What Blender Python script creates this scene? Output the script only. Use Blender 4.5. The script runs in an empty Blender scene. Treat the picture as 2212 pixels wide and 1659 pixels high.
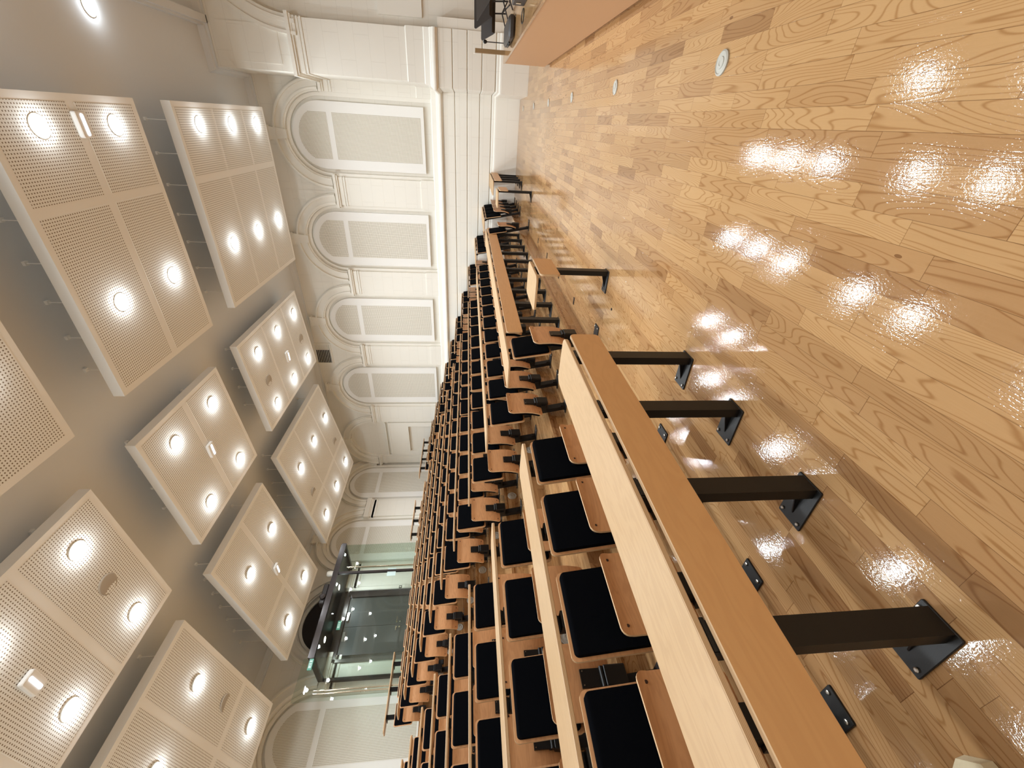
import bpy, bmesh, math, random
from mathutils import Matrix, Vector
random.seed(5)
S = bpy.context.scene
C = S.collection

# ------------------------------------------------------------------ camera
FPX, CX, CY, HX = 893.0, 1106.0, 829.5, 1010.0      # focal length and horizon in pixels of the 2212x1659 frame
EYE = 1.35
def _ray(x, y):                                     # upright camera axes: right, up, back
    return Vector((-(y-CY), -(x-CX), -FPX)).normalized()
aX = _ray(HX, 262.0)
aZ = aX.cross(_ray(HX, 2250.0)).normalized()
if aZ.y < 0: aZ = -aZ
aY = aZ.cross(aX)
right = Vector((aX.x, aY.x, aZ.x)); up = Vector((aX.y, aY.y, aZ.y)); back = Vector((aX.z, aY.z, aZ.z))
cam = bpy.data.cameras.new('camera'); camo = bpy.data.objects.new('camera', cam); C.objects.link(camo)
cam.sensor_fit = 'HORIZONTAL'; cam.sensor_width = 36.0; cam.lens = 36.0*FPX/2212.0
cam.clip_start = 0.05; cam.clip_end = 100
lx, ly, lz = -up, right, back                       # the phone was held sideways: the picture is turned a quarter
camo.matrix_world = Matrix(((lx.x, ly.x, lz.x, 0), (lx.y, ly.y, lz.y, 0), (lx.z, ly.z, lz.z, EYE), (0, 0, 0, 1)))
S.camera = camo
def in_frame(P, m=0):
    d = Vector(P)-Vector((0, 0, EYE)); z = -d.dot(back)
    if z <= 0.05: return False
    u = d.dot(right)/z*FPX; v = d.dot(up)/z*FPX
    x, y = CX-v, CY-u
    return -m < x < 2212+m and -m < y < 1659+m

# ------------------------------------------------------------------ world and exposure
w = bpy.data.worlds.new('world'); S.world = w; w.use_nodes = True
w.node_tree.nodes['Background'].inputs[0].default_value = (1, .93, .84, 1)
w.node_tree.nodes['Background'].inputs[1].default_value = 0.03
S.view_settings.view_transform = 'Standard'; S.view_settings.look = 'None'
S.view_settings.gamma = 1.0; S.view_settings.use_curve_mapping = False
S.view_settings.exposure = 0.0
LAMP_W = 27.5            # watts of each ceiling downlight
LAMP_C = (.81, .895, .95)
try:
    S.cycles.use_denoising = True
    S.cycles.max_bounces = 8; S.cycles.diffuse_bounces = 6; S.cycles.glossy_bounces = 3
    S.cycles.transparent_max_bounces = 8; S.cycles.sample_clamp_indirect = 4.0
    S.cycles.caustics_reflective = False; S.cycles.caustics_refractive = False
except Exception: pass

# ------------------------------------------------------------------ node helpers / materials
class G:
    def __init__(s, name):
        s.m = bpy.data.materials.new(name); s.m.use_nodes = True
        s.t = s.m.node_tree; s.n = s.t.nodes; s.l = s.t.links
        s.b = s.n['Principled BSDF']
    def node(s, ty, **kw):
        n = s.n.new(ty)
        for k, v in kw.items(): setattr(n, k, v)
        return n
    def put(s, sock, v):
        if isinstance(v, (int, float)): sock.default_value = v
        elif isinstance(v, (tuple, list)): sock.default_value = tuple(v) if len(v) != 3 or sock.type == 'VECTOR' else (*v, 1)
        else: s.l.new(v, sock)
    def math(s, op, a, b=0.0, c=None):
        n = s.node('ShaderNodeMath', operation=op); s.put(n.inputs[0], a); s.put(n.inputs[1], b)
        if c is not None: s.put(n.inputs[2], c)
        return n.outputs[0]
    def mix(s, f, a, b, mode='MIX'):
        n = s.node('ShaderNodeMix', data_type='RGBA', blend_type=mode)
        s.put(n.inputs[0], f); s.put(n.inputs[6], a); s.put(n.inputs[7], b); return n.outputs[2]
    def xyz(s, x, y, z):
        n = s.node('ShaderNodeCombineXYZ'); s.put(n.inputs[0], x); s.put(n.inputs[1], y); s.put(n.inputs[2], z); return n.outputs[0]
    def pos(s, kind='world'):
        if kind == 'world': o = s.node('ShaderNodeNewGeometry').outputs['Position']
        else: o = s.node('ShaderNodeTexCoord').outputs['Object']
        n = s.node('ShaderNodeSeparateXYZ'); s.l.new(o, n.inputs[0]); return n.outputs
    def noise(s, vec, scale=1.0, detail=2.0, rough=.5, dist=0.0):
        n = s.node('ShaderNodeTexNoise'); s.put(n.inputs['Vector'], vec); n.inputs['Scale'].default_value = scale
        n.inputs['Detail'].default_value = detail; n.inputs['Roughness'].default_value = rough; n.inputs['Distortion'].default_value = dist
        return n.outputs['Fac']
    def white(s, vec):
        n = s.node('ShaderNodeTexWhiteNoise', noise_dimensions='3D'); s.put(n.inputs['Vector'], vec); return n.outputs
    def ramp(s, f, stops):
        n = s.node('ShaderNodeValToRGB'); s.put(n.inputs[0], f); e = n.color_ramp.elements
        while len(e) < len(stops): e.new(.5)
        for q, (p, c) in zip(e, stops): q.position = p; q.color = (*c, 1) if len(c) == 3 else c
        return n.outputs[0]
    def bump(s, h, st=.2, d=.002):
        n = s.node('ShaderNodeBump'); n.inputs['Strength'].default_value = st; n.inputs['Distance'].default_value = d
        s.put(n.inputs['Height'], h); s.l.new(n.outputs[0], s.b.inputs['Normal'])
    def set(s, color=None, rough=None, metal=None, spec=None, coat=None, coat_rough=None):
        if color is not None: s.put(s.b.inputs['Base Color'], color)
        if rough is not None: s.put(s.b.inputs['Roughness'], rough)
        if metal is not None: s.put(s.b.inputs['Metallic'], metal)
        if spec is not None: s.b.inputs['Specular IOR Level'].default_value = spec
        if coat is not None: s.b.inputs['Coat Weight'].default_value = coat
        if coat_rough is not None: s.b.inputs['Coat Roughness'].default_value = coat_rough
        return s.m
def lin(r, g, b):
    f = lambda c: ((c/255+.055)/1.055)**2.4 if c > 10 else c/255/12.92
    return (f(r), f(g), f(b))

def mat_floor():
    g = G('oak_floor_boards'); X, Y, Z = g.pos()
    vy = g.math('ADD', Y, Z)
    v = g.math('DIVIDE', g.math('ADD', vy, .05+.0757*400), .0757)
    row = g.math('FLOOR', v); fv = g.math('FRACT', v)
    r1 = g.white(g.xyz(row, 3.7, 0))[0]
    warp = g.math('MULTIPLY', g.math('SINE', g.math('ADD', g.math('MULTIPLY', X, 1.7), g.math('MULTIPLY', r1, 50))), .22)
    xs = g.math('ADD', g.math('ADD', g.math('DIVIDE', X, .50), warp), g.math('MULTIPLY', r1, 37.0))
    idx = g.math('FLOOR', xs); fx = g.math('FRACT', xs)
    wn = g.white(g.xyz(row, idx, 1.3)); rid = wn[0]
    off = g.math('MULTIPLY', rid, 91.0)
    cath = g.noise(g.xyz(g.math('MULTIPLY', X, 1.05), g.math('MULTIPLY', vy, 8.0), off), 1.0, 1.3, .4, .12)
    rings = g.math('SINE', g.math('MULTIPLY', cath, g.math('ADD', 120.0, g.math('MULTIPLY', rid, 60))))
    ring = g.math('POWER', g.math('MAXIMUM', rings, 0.0), 5.0)
    fib = g.noise(g.xyz(g.math('MULTIPLY', X, 10), g.math('MULTIPLY', vy, 260), off), 1.0, 3, .6)
    big = g.noise(g.xyz(g.math('MULTIPLY', X, 1.2), g.math('MULTIPLY', vy, 6), off), 1.0, 2, .5)
    base = g.ramp(rid, [(0, lin(150, 113, 77)), (.12, lin(170, 132, 92)), (.5, lin(181, 143, 100)), (.85, lin(189, 152, 108)), (1, lin(154, 117, 80))])
    base = g.mix(g.math('MULTIPLY', big, .45), base, g.mix(1.0, base, (.80, .70, .58), 'MULTIPLY'))
    base = g.mix(g.math('MULTIPLY', ring, .68), base, g.mix(1.0, base, (.60, .47, .34), 'MULTIPLY'))
    base = g.mix(g.math('MULTIPLY', g.math('SUBTRACT', 1.0, fib), .28), base, g.mix(1.0, base, (.68, .56, .44), 'MULTIPLY'))
    kn = g.node('ShaderNodeTexVoronoi'); g.put(kn.inputs['Vector'], g.xyz(g.math('MULTIPLY', X, 1.6), g.math('MULTIPLY', vy, 4.0), 0)); kn.inputs['Scale'].default_value = 1.0
    knot = g.math('LESS_THAN', kn.outputs['Distance'], .028)
    base = g.mix(g.math('MULTIPLY', knot, .7), base, lin(96, 58, 30))
    e1 = g.math('LESS_THAN', fv, .018); e2 = g.math('LESS_THAN', fx, .0035)
    seam = g.math('MAXIMUM', e1, e2)
    col = g.mix(g.math('MULTIPLY', seam, .72), base, lin(98, 64, 36))
    rip = g.noise(g.xyz(g.math('MULTIPLY', X, 85), g.math('MULTIPLY', vy, 110), 0), 1.0, 2.5, .6)
    h = g.math('SUBTRACT', g.math('ADD', g.math('MULTIPLY', rip, 1.0), g.math('MULTIPLY', ring, -.12)), g.math('MULTIPLY', seam, .7))
    g.bump(h, 1.0, .00025)
    return g.set(col, .06, spec=.42)
def mat_ply(name, c0, c1, rough=.42, axis=0, dens=1.0):
    g = G(name); o = g.pos('object')
    rnd = g.node('ShaderNodeObjectInfo').outputs['Random']; off = g.math('MULTIPLY', rnd, 40)
    a, b = (o[0], o[2]) if axis == 0 else (o[1], o[2])
    if axis == 2: a, b = o[0], o[1]
    n = g.noise(g.xyz(g.math('MULTIPLY', a, 2.2), g.math('MULTIPLY', b, 12.0), off), dens, 3, .55, .5)
    rg = g.math('POWER', g.math('ABSOLUTE', g.math('SINE', g.math('MULTIPLY', n, 30))), 3.0)
    f = g.noise(g.xyz(g.math('MULTIPLY', a, 14), g.math('MULTIPLY', b, 300), off), 1.0, 2, .6)
    col = g.mix(g.math('MULTIPLY', rg, .30), c0, c1)
    col = g.mix(g.math('MULTIPLY', f, .22), col, c1)
    return g.set(col, rough)
def mat_edge():
    g = G('plywood_edge'); o = g.pos('object')
    st = g.math('FRACT', g.math('MULTIPLY', g.math('ADD', o[2], 10), 240.0))
    col = g.mix(g.math('MULTIPLY', g.math('GREATER_THAN', st, .62), .45), lin(206, 172, 132), lin(140, 104, 74))
    return g.set(col, .5)
def mat_flat(name, c, rough=.6, metal=0.0, spec=.5, nz=0.0, sc=80):
    g = G(name)
    if nz:
        o = g.pos('object'); n = g.noise(g.xyz(*o[:3]), sc, 2, .6); g.bump(n, nz, .002)
    return g.set(c, rough, metal, spec)
def mat_wall(name, c, ax):
    g = G(name); P = g.pos(); a = P[ax]; z = P[2]
    r = g.math('FLOOR', g.math('DIVIDE', z, .31)); fz = g.math('FRACT', g.math('DIVIDE', z, .31))
    sh = g.math('MULTIPLY', g.math('MODULO', r, 2.0), .5)
    fa = g.math('FRACT', g.math('ADD', g.math('DIVIDE', a, .88), g.math('ADD', sh, .1)))
    ln = g.math('MAXIMUM', g.math('LESS_THAN', fz, .022), g.math('LESS_THAN', fa, .009))
    n = g.noise(g.xyz(*P[:3]), 1.3, 3, .6); n2 = g.noise(g.xyz(*P[:3]), 45, 2, .6)
    col = g.mix(g.math('MULTIPLY', n, .12), c, g.mix(1.0, c, (.86, .84, .80), 'MULTIPLY'))
    col = g.mix(g.math('MULTIPLY', ln, .16), col, lin(150, 138, 120))
    g.bump(g.math('SUBTRACT', g.math('MULTIPLY', n2, .15), g.math('MULTIPLY', ln, .6)), .3, .003)
    return g.set(col, .62, spec=.25)
def mat_perf(name, c, hole, axes, pitch=.034, r=.25, sq=False):
    g = G(name); o = g.pos('object'); a = g.math('FRACT', g.math('ADD', g.math('DIVIDE', o[axes[0]], pitch), 100)); b = g.math('FRACT', g.math('ADD', g.math('DIVIDE', o[axes[1]], pitch), 100))
    da = g.math('ABSOLUTE', g.math('SUBTRACT', a, .5)); db = g.math('ABSOLUTE', g.math('SUBTRACT', b, .5))
    if sq: d = g.math('MAXIMUM', da, db)
    else: d = g.math('SQRT', g.math('ADD', g.math('MULTIPLY', da, da), g.math('MULTIPLY', db, db)))
    m = g.math('LESS_THAN', d, r)
    return g.set(g.mix(m, c, hole), .75, spec=.2)
def mat_emit(name, c, s):
    g = G(name); g.set((0, 0, 0), .5); g.put(g.b.inputs['Emission Color'], c); g.b.inputs['Emission Strength'].default_value = s; return g.m
def mat_glass(name, tint, refl=1.0):
    g = G(name); g.n.remove(g.b); out = g.n['Material Output']
    t = g.node('ShaderNodeBsdfTransparent'); g.put(t.inputs[0], tint)
    gl = g.node('ShaderNodeBsdfGlossy'); gl.inputs['Roughness'].default_value = .01
    fr = g.node('ShaderNodeFresnel'); bf = g.node('ShaderNodeNewGeometry').outputs['Backfacing']; g.put(fr.inputs[0], g.math('SUBTRACT', 1.5, g.math('MULTIPLY', bf, 1.5-1/1.5)))
    mx = g.node('ShaderNodeMixShader'); g.put(mx.inputs[0], g.math('MULTIPLY', fr.outputs[0], 1.0*refl))
    g.l.new(t.outputs[0], mx.inputs[1]); g.l.new(gl.outputs[0], mx.inputs[2]); g.l.new(mx.outputs[0], out.inputs[0]); return g.m

WALLC = lin(230, 226, 217)
M = dict(
    floor=mat_floor(),
    seat=mat_ply('beech_seat_ply', lin(208, 153, 106), lin(168, 115, 74), .38, 0, .8),
    desk=mat_ply('pale_desk_veneer', lin(186, 150, 105), lin(162, 124, 80), .36, 2, .7),
    panel=mat_ply('orange_beech_panel', lin(214, 164, 110), lin(200, 148, 97), .42, 0, .5),
    edge=mat_edge(),
    stage=mat_flat('stage_front_board', lin(184, 142, 104), .5),
    fabric=mat_flat('black_wool_fabric', lin(7, 8, 12), .95, 0, .04, .5, 900),
    metal=mat_flat('black_steel', lin(17, 15, 14), .45, 0, .4, .12, 300),
    screw=mat_flat('dark_screw', lin(48, 26, 22), .4),
    wallx=mat_wall('cream_stone_wall', WALLC, 1), wally=mat_wall('cream_stone_back_wall', WALLC, 0),
    trim=mat_flat('cream_moulding', lin(231, 227, 218), .6, 0, .25),
    ceil=mat_flat('ceiling_plaster', lin(214, 216, 218), .85, 0, .15),
    body=mat_flat('panel_paint', lin(232, 230, 226), .7, 0, .2),
    perf=mat_perf('perforated_panel', lin(229, 227, 222), lin(136, 122, 104), (0, 1), .034, .245),
    perfx=mat_perf('perforated_infill_right', lin(228, 224, 214), lin(160, 150, 132), (1, 2), .03, .30, True),
    perfy=mat_perf('perforated_infill_back', lin(228, 224, 214), lin(160, 150, 132), (0, 2), .03, .30, True),
    lamp=mat_emit('lamp_lens', (1, .93, .82), 9.0), tube=mat_emit('tube_lens', (.80, .88, 1.0), 3.5),
    steel=mat_flat('brushed_steel', lin(190, 186, 178), .28, 1.0), chrome=mat_flat('polished_steel', lin(225, 215, 195), .12, 1.0),
    white=mat_flat('white_plastic', lin(225, 222, 212), .5), grey=mat_flat('grey_grille', lin(170, 158, 142), .8),
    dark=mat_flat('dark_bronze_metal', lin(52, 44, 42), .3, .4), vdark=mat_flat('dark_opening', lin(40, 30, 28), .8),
    door=mat_flat('dark_grey_door', lin(54, 54, 50), .5), glass=mat_glass('greenish_glass', (.90, .94, .91)),
    exit=mat_emit('exit_green', (.25, .8, .58), .5), exitw=mat_emit('exit_white', (.8, 1, .92), .8),
    paper=mat_flat('pale_paper', lin(200, 222, 222), .7), lens=mat_flat('ring_grey', lin(176, 172, 162), .5),
    cream=mat_flat('cream_canvas', lin(226, 212, 180), .9, 0, .1, .6, 120), wood=mat_flat('brown_board', lin(140, 112, 76), .6),
    stand=mat_flat('stand_black', lin(46, 40, 38), .5), standg=mat_flat('stand_grey', lin(112, 108, 106), .45),
)

# ------------------------------------------------------------------ mesh helpers
class B:
    """collects simple shapes into one mesh"""
    def __init__(s): s.v = []; s.f = []; s.mi = []
    def add(s, vs, fs, mi=0):
        o = len(s.v); s.v += [tuple(p) for p in vs]; s.f += [tuple(i+o for i in f) for f in fs]; s.mi += [mi]*len(fs); return s
    def box(s, x0, x1, y0, y1, z0, z1, mi=0, T=None):
        vs = [(x, y, z) for x in (x0, x1) for y in (y0, y1) for z in (z0, z1)]
        if T: vs = [T(*p) for p in vs]
        return s.add(vs, [(0, 1, 3, 2), (4, 6, 7, 5), (0, 4, 5, 1), (2, 3, 7, 6), (0, 2, 6, 4), (1, 5, 7, 3)], mi)
    def prism(s, pts, T0, T1, mi=0, caps=(True, True), side_mi=None):
        """pts 2-D outline; T0, T1 map (a, b) to 3-D at either end"""
        n = len(pts); vs = [T0(*p) for p in pts]+[T1(*p) for p in pts]
        fs = [(i, (i+1) % n, n+(i+1) % n, n+i) for i in range(n)]
        s.add(vs, fs, mi if side_mi is None else side_mi)
        o = len(s.v)-2*n
        if caps[0]: s.f.append(tuple(o+i for i in range(n))[::-1]); s.mi.append(mi)
        if caps[1]: s.f.append(tuple(o+n+i for i in range(n))); s.mi.append(mi)
        return s
    def slab(s, x0, x1, y0, y1, z0, z1, r=.03, ch=.003, mi=0, emi=None, T=None, corners=(1, 1, 1, 1), n=5):
        """rounded rectangle in the first two axes, extruded on the third, with a small chamfer"""
        T = T or (lambda x, y, z: (x, y, z))
        def ring(ins):
            out = []
            cs = [(x1, y1, 0), (x0, y1, 1), (x0, y0, 2), (x1, y0, 3)]
            for k, (cx, cy, q) in enumerate(cs):
                rr = (r if corners[k] else .004)
                sx = -1 if cx == x1 else 1; sy = -1 if cy == y1 else 1
                ox, oy = cx+sx*rr, cy+sy*rr
                for i in range(n+1):
                    a = math.pi/2*(q+i/n); rad = max(rr-ins, .0005)
                    out.append((ox+rad*math.cos(a), oy+rad*math.sin(a)))
            return out
        levels = [(ch, z0), (0, z0+ch), (0, z1-ch), (ch, z1)]
        vs = []; N = 4*(n+1)
        for ins, z in levels: vs += [T(x, y, z) for x, y in ring(ins)]
        o = len(s.v); s.v += vs
        for l in range(3):
            for i in range(N):
                j = (i+1) % N; s.f.append((o+l*N+i, o+l*N+j, o+(l+1)*N+j, o+(l+1)*N+i)); s.mi.append(mi if emi is None else emi)
        s.f.append(tuple(o+i for i in range(N))[::-1]); s.mi.append(mi)
        s.f.append(tuple(o+3*N+i for i in range(N))); s.mi.append(mi)
        return s
    def tube(s, pts, r, n=8, mi=0, caps=True):
        pts = [Vector(p) for p in pts]; rs = r if isinstance(r, (list, tuple)) else [r]*len(pts); rings = []
        for i, p in enumerate(pts):
            d = (pts[min(i+1, len(pts)-1)]-pts[max(i-1, 0)]).normalized()
            a = d.orthogonal().normalized() if i == 0 else (a-d*a.dot(d)).normalized()
            b = d.cross(a); rings.append([p+(a*math.cos(t)+b*math.sin(t))*rs[i] for t in [2*math.pi*k/n for k in range(n)]])
        vs = [q for rg in rings for q in rg]; fs = []
        for i in range(len(pts)-1):
            for k in range(n): fs.append((i*n+k, i*n+(k+1) % n, (i+1)*n+(k+1) % n, (i+1)*n+k))
        if caps: fs += [tuple(range(n))[::-1], tuple((len(pts)-1)*n+k for k in range(n))]
        return s.add(vs, fs, mi)
    def lathe(s, prof, n=24, c=(0, 0, 0), axis='z', mi=0):
        """prof: list of (r, h)"""
        vs = []
        for r, h in prof:
            for k in range(n):
                t = 2*math.pi*k/n; a, b = r*math.cos(t), r*math.sin(t)
                p = (a, b, h) if axis == 'z' else ((a, h, b) if axis == 'y' else (h, a, b))
                vs.append((p[0]+c[0], p[1]+c[1], p[2]+c[2]))
        fs = []
        for i in range(len(prof)-1):
            for k in range(n): fs.append((i*n+k, i*n+(k+1) % n, (i+1)*n+(k+1) % n, (i+1)*n+k))
        fs += [tuple(range(n))[::-1], tuple((len(prof)-1)*n+k for k in range(n))]
        return s.add(vs, fs, mi)
    def build(s, name, mats, parent=None, loc=None, smooth=False):
        me = bpy.data.meshes.new(name); me.from_pydata(s.v, [], s.f)
        mats = mats if isinstance(mats, (list, tuple)) else [mats]
        for m in mats: me.materials.append(m)
        me.polygons.foreach_set('material_index', s.mi)
        bm = bmesh.new(); bm.from_mesh(me); bmesh.ops.recalc_face_normals(bm, faces=bm.faces); bm.to_mesh(me); bm.free()
        if smooth:
            me.polygons.foreach_set('use_smooth', [True]*len(me.polygons))
            try: me.set_sharp_from_angle(angle=math.radians(35))
            except Exception: pass
        me.update(); o = bpy.data.objects.new(name, me); C.objects.link(o)
        if parent: o.parent = parent
        if loc: o.location = loc
        return o
def tag(o, label=None, cat=None, group=None, kind=None):
    if label: o['label'] = label
    if cat: o['category'] = cat
    if group: o['group'] = group
    if kind: o['kind'] = kind
    return o
def thing(name, loc, label, cat, group=None, rz=0):
    o = bpy.data.objects.new(name, None); C.objects.link(o); o.location = loc; o.rotation_euler = (0, 0, rz)
    o.empty_display_size = .1
    return tag(o, label, cat, group)
def struct(b, name, mats, parent=None, smooth=False):
    o = b.build(name, mats, parent, smooth=smooth); o['kind'] = 'structure'; return o
def copy_tree(o, parent=None):
    c = o.copy(); C.objects.link(c)
    if parent: c.parent = parent
    for ch in list(o.children): copy_tree(ch, c)
    return c
ORD = ['first', 'second', 'third', 'fourth', 'fifth', 'sixth', 'seventh', 'eighth', 'ninth', 'tenth', 'eleventh', 'twelfth']

# ------------------------------------------------------------------ room dimensions
ZC = 6.72                                   # ceiling
YB = 12.45                                  # back wall
XL = -0.42                                  # left wall
def XA(y): return 13.02+.034*y              # right (arcaded) wall runs very slightly out of square
PX, PY = 11.45, -.68                        # proscenium pier corner
DY, DZ = .89, .202                          # tier depth and rise
def riser(m): return 1.97+DY*(m-1)
SK = .006                                   # the seating rows run slightly out of square
def rowz(n): return DZ*(n-1)+(.0 if n < 12 else .16)

# floor with tiers: one stepped surface
b = B()
prof = [(-6.2, 0.0)]
for m in range(1, 12):
    z0 = DZ*(m-1); z1 = rowz(m+1)
    prof += [(riser(m), z0), (riser(m), z1-.03), (riser(m)-.012, z1-.03), (riser(m)-.012, z1)]
prof += [(YB+.3, prof[-1][1])]
vs = [(x, y+(SK*x if y > 0 else 0), z) for (y, z) in prof for x in (XL-.05, 13.75)]
b.add(vs, [(2*i, 2*i+1, 2*i+3, 2*i+2) for i in range(len(prof)-1)])
fl = struct(b, 'floor', M['floor'])
fl['label'] = 'oak strip floor rising in stepped tiers'

# ceiling
b = B(); b.box(XL-.3, 14.0, -6.4, YB+.4, ZC, ZC+.1); struct(b, 'ceiling', M['ceil'])

# ------------------------------------------------------------------ walls
def WA(s, d, z): return (XA(s)-d, s, z)
def WBk(s, d, z): return (s, YB-d, z)
def WP(s, d, z): return (PX-d, s, z)
# solid backing walls
b = B(); b.box(-1.2, YB+.3, -.35, -.13, -.1, ZC+.05, 0, WA); struct(b, 'wall_right', M['wallx'])
b = B(); b.box(XL-.3, 13.9, -.35, -.13, -.1, ZC+.05, 0, WBk); wb = struct(b, 'wall_back', M['wally'])
b = B(); b.box(XL-.25, XL, -.7, YB+.3, -.1, ZC+.05); struct(b, 'wall_left', M['wallx'])
b = B(); b.box(XL-.25, 1.25, -.9, PY, -.1, ZC+.05); struct(b, 'wall_front_left', M['wally'])
b = B(); b.box(1.05, 1.25, -6.3, -.8, -.1, ZC+.05); struct(b, 'wall_stage_left', M['wallx'])
b = B(); b.box(.9, 14, -6.35, -6.15, -.1, ZC+.05); struct(b, 'wall_front', M['wally'])
# pier and stage side wall with its big blind arch
b = B(); b.box(PX, 13.6, -1.60, PY, -.1, ZC); b.box(PX+.16, 13.6, -6.3, -1.6, -.1, ZC)
struct(b, 'wall_stage_right', M['wallx'])

def arc_piece(b, T, c, z0, r, half, top, d0, d1, mi=0, n=36):
    """wall plate from springing z0 up to top with a half-round cut of radius r"""
    inner = [(c-r*math.cos(math.pi*i/n), z0+r*math.sin(math.pi*i/n)) for i in range(n+1)]
    outer = []
    for i in range(n+1):
        a = math.pi*i/n; dx, dz = -math.cos(a), math.sin(a)
        t = min(half/abs(dx) if abs(dx) > 1e-6 else 9e9, (top-z0)/dz if dz > 1e-6 else 9e9)
        outer.append((c+dx*t, z0+dz*t))
    ca = math.atan2(top-z0, half)
    vs = []
    for (a0, b0), (a1, b1) in zip(inner, outer):
        vs += [T(a0, d0, b0), T(a1, d0, b1), T(a0, d1, b0), T(a1, d1, b1)]
    fs = []
    for i in range(n):
        k = 4*i; q = k+4
        fs += [(k+2, k+3, q+3, q+2), (k, q, q+1, k+1), (k, k+2, q+2, q)]
    b.add(vs, fs, mi)
    # fill the square corners
    for sg in (-1, 1):
        # polygon between the two rays around the corner
        pts = [p for p in outer if (p[0]-c)*sg > 0]
        pa = [p for p in pts if abs(abs(p[0]-c)-half) < 1e-6]; pb = [p for p in pts if abs(p[1]-top) < 1e-6]
        if pa and pb:
            A = max(pa, key=lambda p: p[1]); Bq = max(pb, key=lambda p: abs(p[0]-c)); cor = (c+sg*half, top)
            b.add([T(A[0], d1, A[1]), T(cor[0], d1, cor[1]), T(Bq[0], d1, Bq[1])], [(0, 1, 2)], mi)
def ring(b, T, c, z0, r0, r1, d0, d1, n=40, a0=0, a1=math.pi, mi=0):
    vs = []
    for i in range(n+1):
        a = a0+(a1-a0)*i/n; ca, sa = math.cos(a), math.sin(a)
        vs += [T(c+r0*ca, d0, z0+r0*sa), T(c+r0*ca, d1, z0+r0*sa), T(c+r1*ca, d1, z0+r1*sa), T(c+r1*ca, d0, z0+r1*sa)]
    fs = []
    for i in range(n):
        k = 4*i; q = k+4
        fs += [(k, k+1, q+1, q), (k+1, k+2, q+2, q+1), (k+2, k+3, q+3, q+2)]
    fs += [(0, 1, 2, 3), (4*n, 4*n+3, 4*n+2, 4*n+1)]
    b.add(vs, fs, mi)
ZI = 5.06                                   # springing line
HALF = 1.325; RJ = .965
ntrim = [0]
def trim_name():
    ntrim[0] += 1; return 'trim_%d' % ntrim[0]
def bay(T, c, k, mw, window=True, half=HALF, door=False, s=1.0, zi=ZI, left_half=None):
    """one arcade bay: spandrel plate, archivolt, keystone, inner ring, window"""
    b = B(); arc_piece(b, T, c, zi, RJ*s, half, ZC, -.14, 0.0); struct(b, trim_name(), mw)
    b = B()
    for r0, r1, d in ((.965, 1.0, .04), (1.0, 1.05, .085), (1.05, 1.20, .05), (1.20, 1.245, .105), (1.245, 1.27, .06)):
        ring(b, T, c, zi, r0*s, r1*s, -.13, d)
    struct(b, trim_name(), M['trim'])
    b = B()                                  # inner stepped reveal
    ring(b, T, c, zi, .875*s, .965*s, -.13, -.055)
    for sg in (-1, 1):
        a, e = sorted((c+sg*.875*s, c+sg*.965*s)); b.box(a, e, -.13, -.055, 2.28, zi, 0, T)
    ring(b, T, c, zi, .935*s, .95*s, -.10, -.035)
    struct(b, trim_name(), M['trim'])
    b = B(); q = [(c-.10, zi+.94*s), (c+.10, zi+.94*s), (c+.155, zi+1.40*s), (c-.155, zi+1.40*s)]
    b.prism(q, lambda a, z: T(a, -.1, z), lambda a, z: T(a, .10, z))
    b.box(c-.17, c+.17, -.1, .125, zi+1.36*s, zi+1.42*s, 0, T); struct(b, trim_name(), M['trim'])
    if window:
        W = .775*s; zb = 2.50; zs = zi+.04
        out = [(c-W, zb), (c+W, zb)]+[(c+W*math.cos(math.pi*i/32), zs+W*math.sin(math.pi*i/32)) for i in range(33)]
        b = B(); b.prism(out, lambda a, z: T(a, -.14, z), lambda a, z: T(a, -.035, z))
        wf = struct(b, 'window_%d' % k, M['body'])
        w2 = .533*s; r = .62*s; n = 16; a0 = math.acos(min(1, w2/r))
        top = [(c+r*math.cos(a0+(math.pi-2*a0)*i/n), zs+r*math.sin(a0+(math.pi-2*a0)*i/n)) for i in range(n+1)]
        mp = M['perfx'] if mw is M['wallx'] else M['perfy']
        b = B(); b.prism([(c-w2, 2.58), (c+w2, 2.58), (c+w2, 4.83), (c-w2, 4.83)], lambda a, z: T(a, -.04, z), lambda a, z: T(a, -.032, z))
        o = b.build('perforated_infill', mp, wf)
        b = B(); b.prism([(c-w2, 4.965), (c+w2, 4.965)]+top, lambda a, z: T(a, -.04, z), lambda a, z: T(a, -.032, z))
        o = b.build('perforated_infill', mp, wf)
def pilaster(T, s0, s1, mw, z0=2.28, zi=ZI):
    b = B(); b.box(s0, s1, -.14, .0, z0, zi, 0, T)
    b.box(s0-.022, s1+.022, -.13, .022, z0, 2.66, 0, T)
    struct(b, trim_name(), mw)
    b = B()
    for za, zb, e in ((4.735, 4.765, .018), (4.80, 4.835, .018), (4.925, 4.965, .045), (4.965, 5.035, .075)):
        b.box(s0-e, s1+e, -.13, e, za, zb+(zi-ZI), 0, T)
    struct(b, trim_name(), M['trim'])
cs = [.54+2.653*i for i in range(5)]
for i, c in enumerate(cs): bay(WA, c, i+1, M['wallx'], window=(i < 4))
# pilasters of the right wall
b = B(); b.box(-.68, cs[0]-RJ, -.14, 0, 2.28, ZI, 0, WA); struct(b, trim_name(), M['wallx'])
for i in range(4): pilaster(WA, cs[i]+RJ, cs[i+1]-RJ, M['wallx'])
pilaster(WA, cs[4]+RJ, YB, M['wallx'])
# fill of the spandrel strip between the last bay and corners
b = B(); b.box(cs[0]-HALF-.02, -.68, -.14, 0, ZI, ZC, 0, WA); struct(b, trim_name(), M['wallx'])
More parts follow.
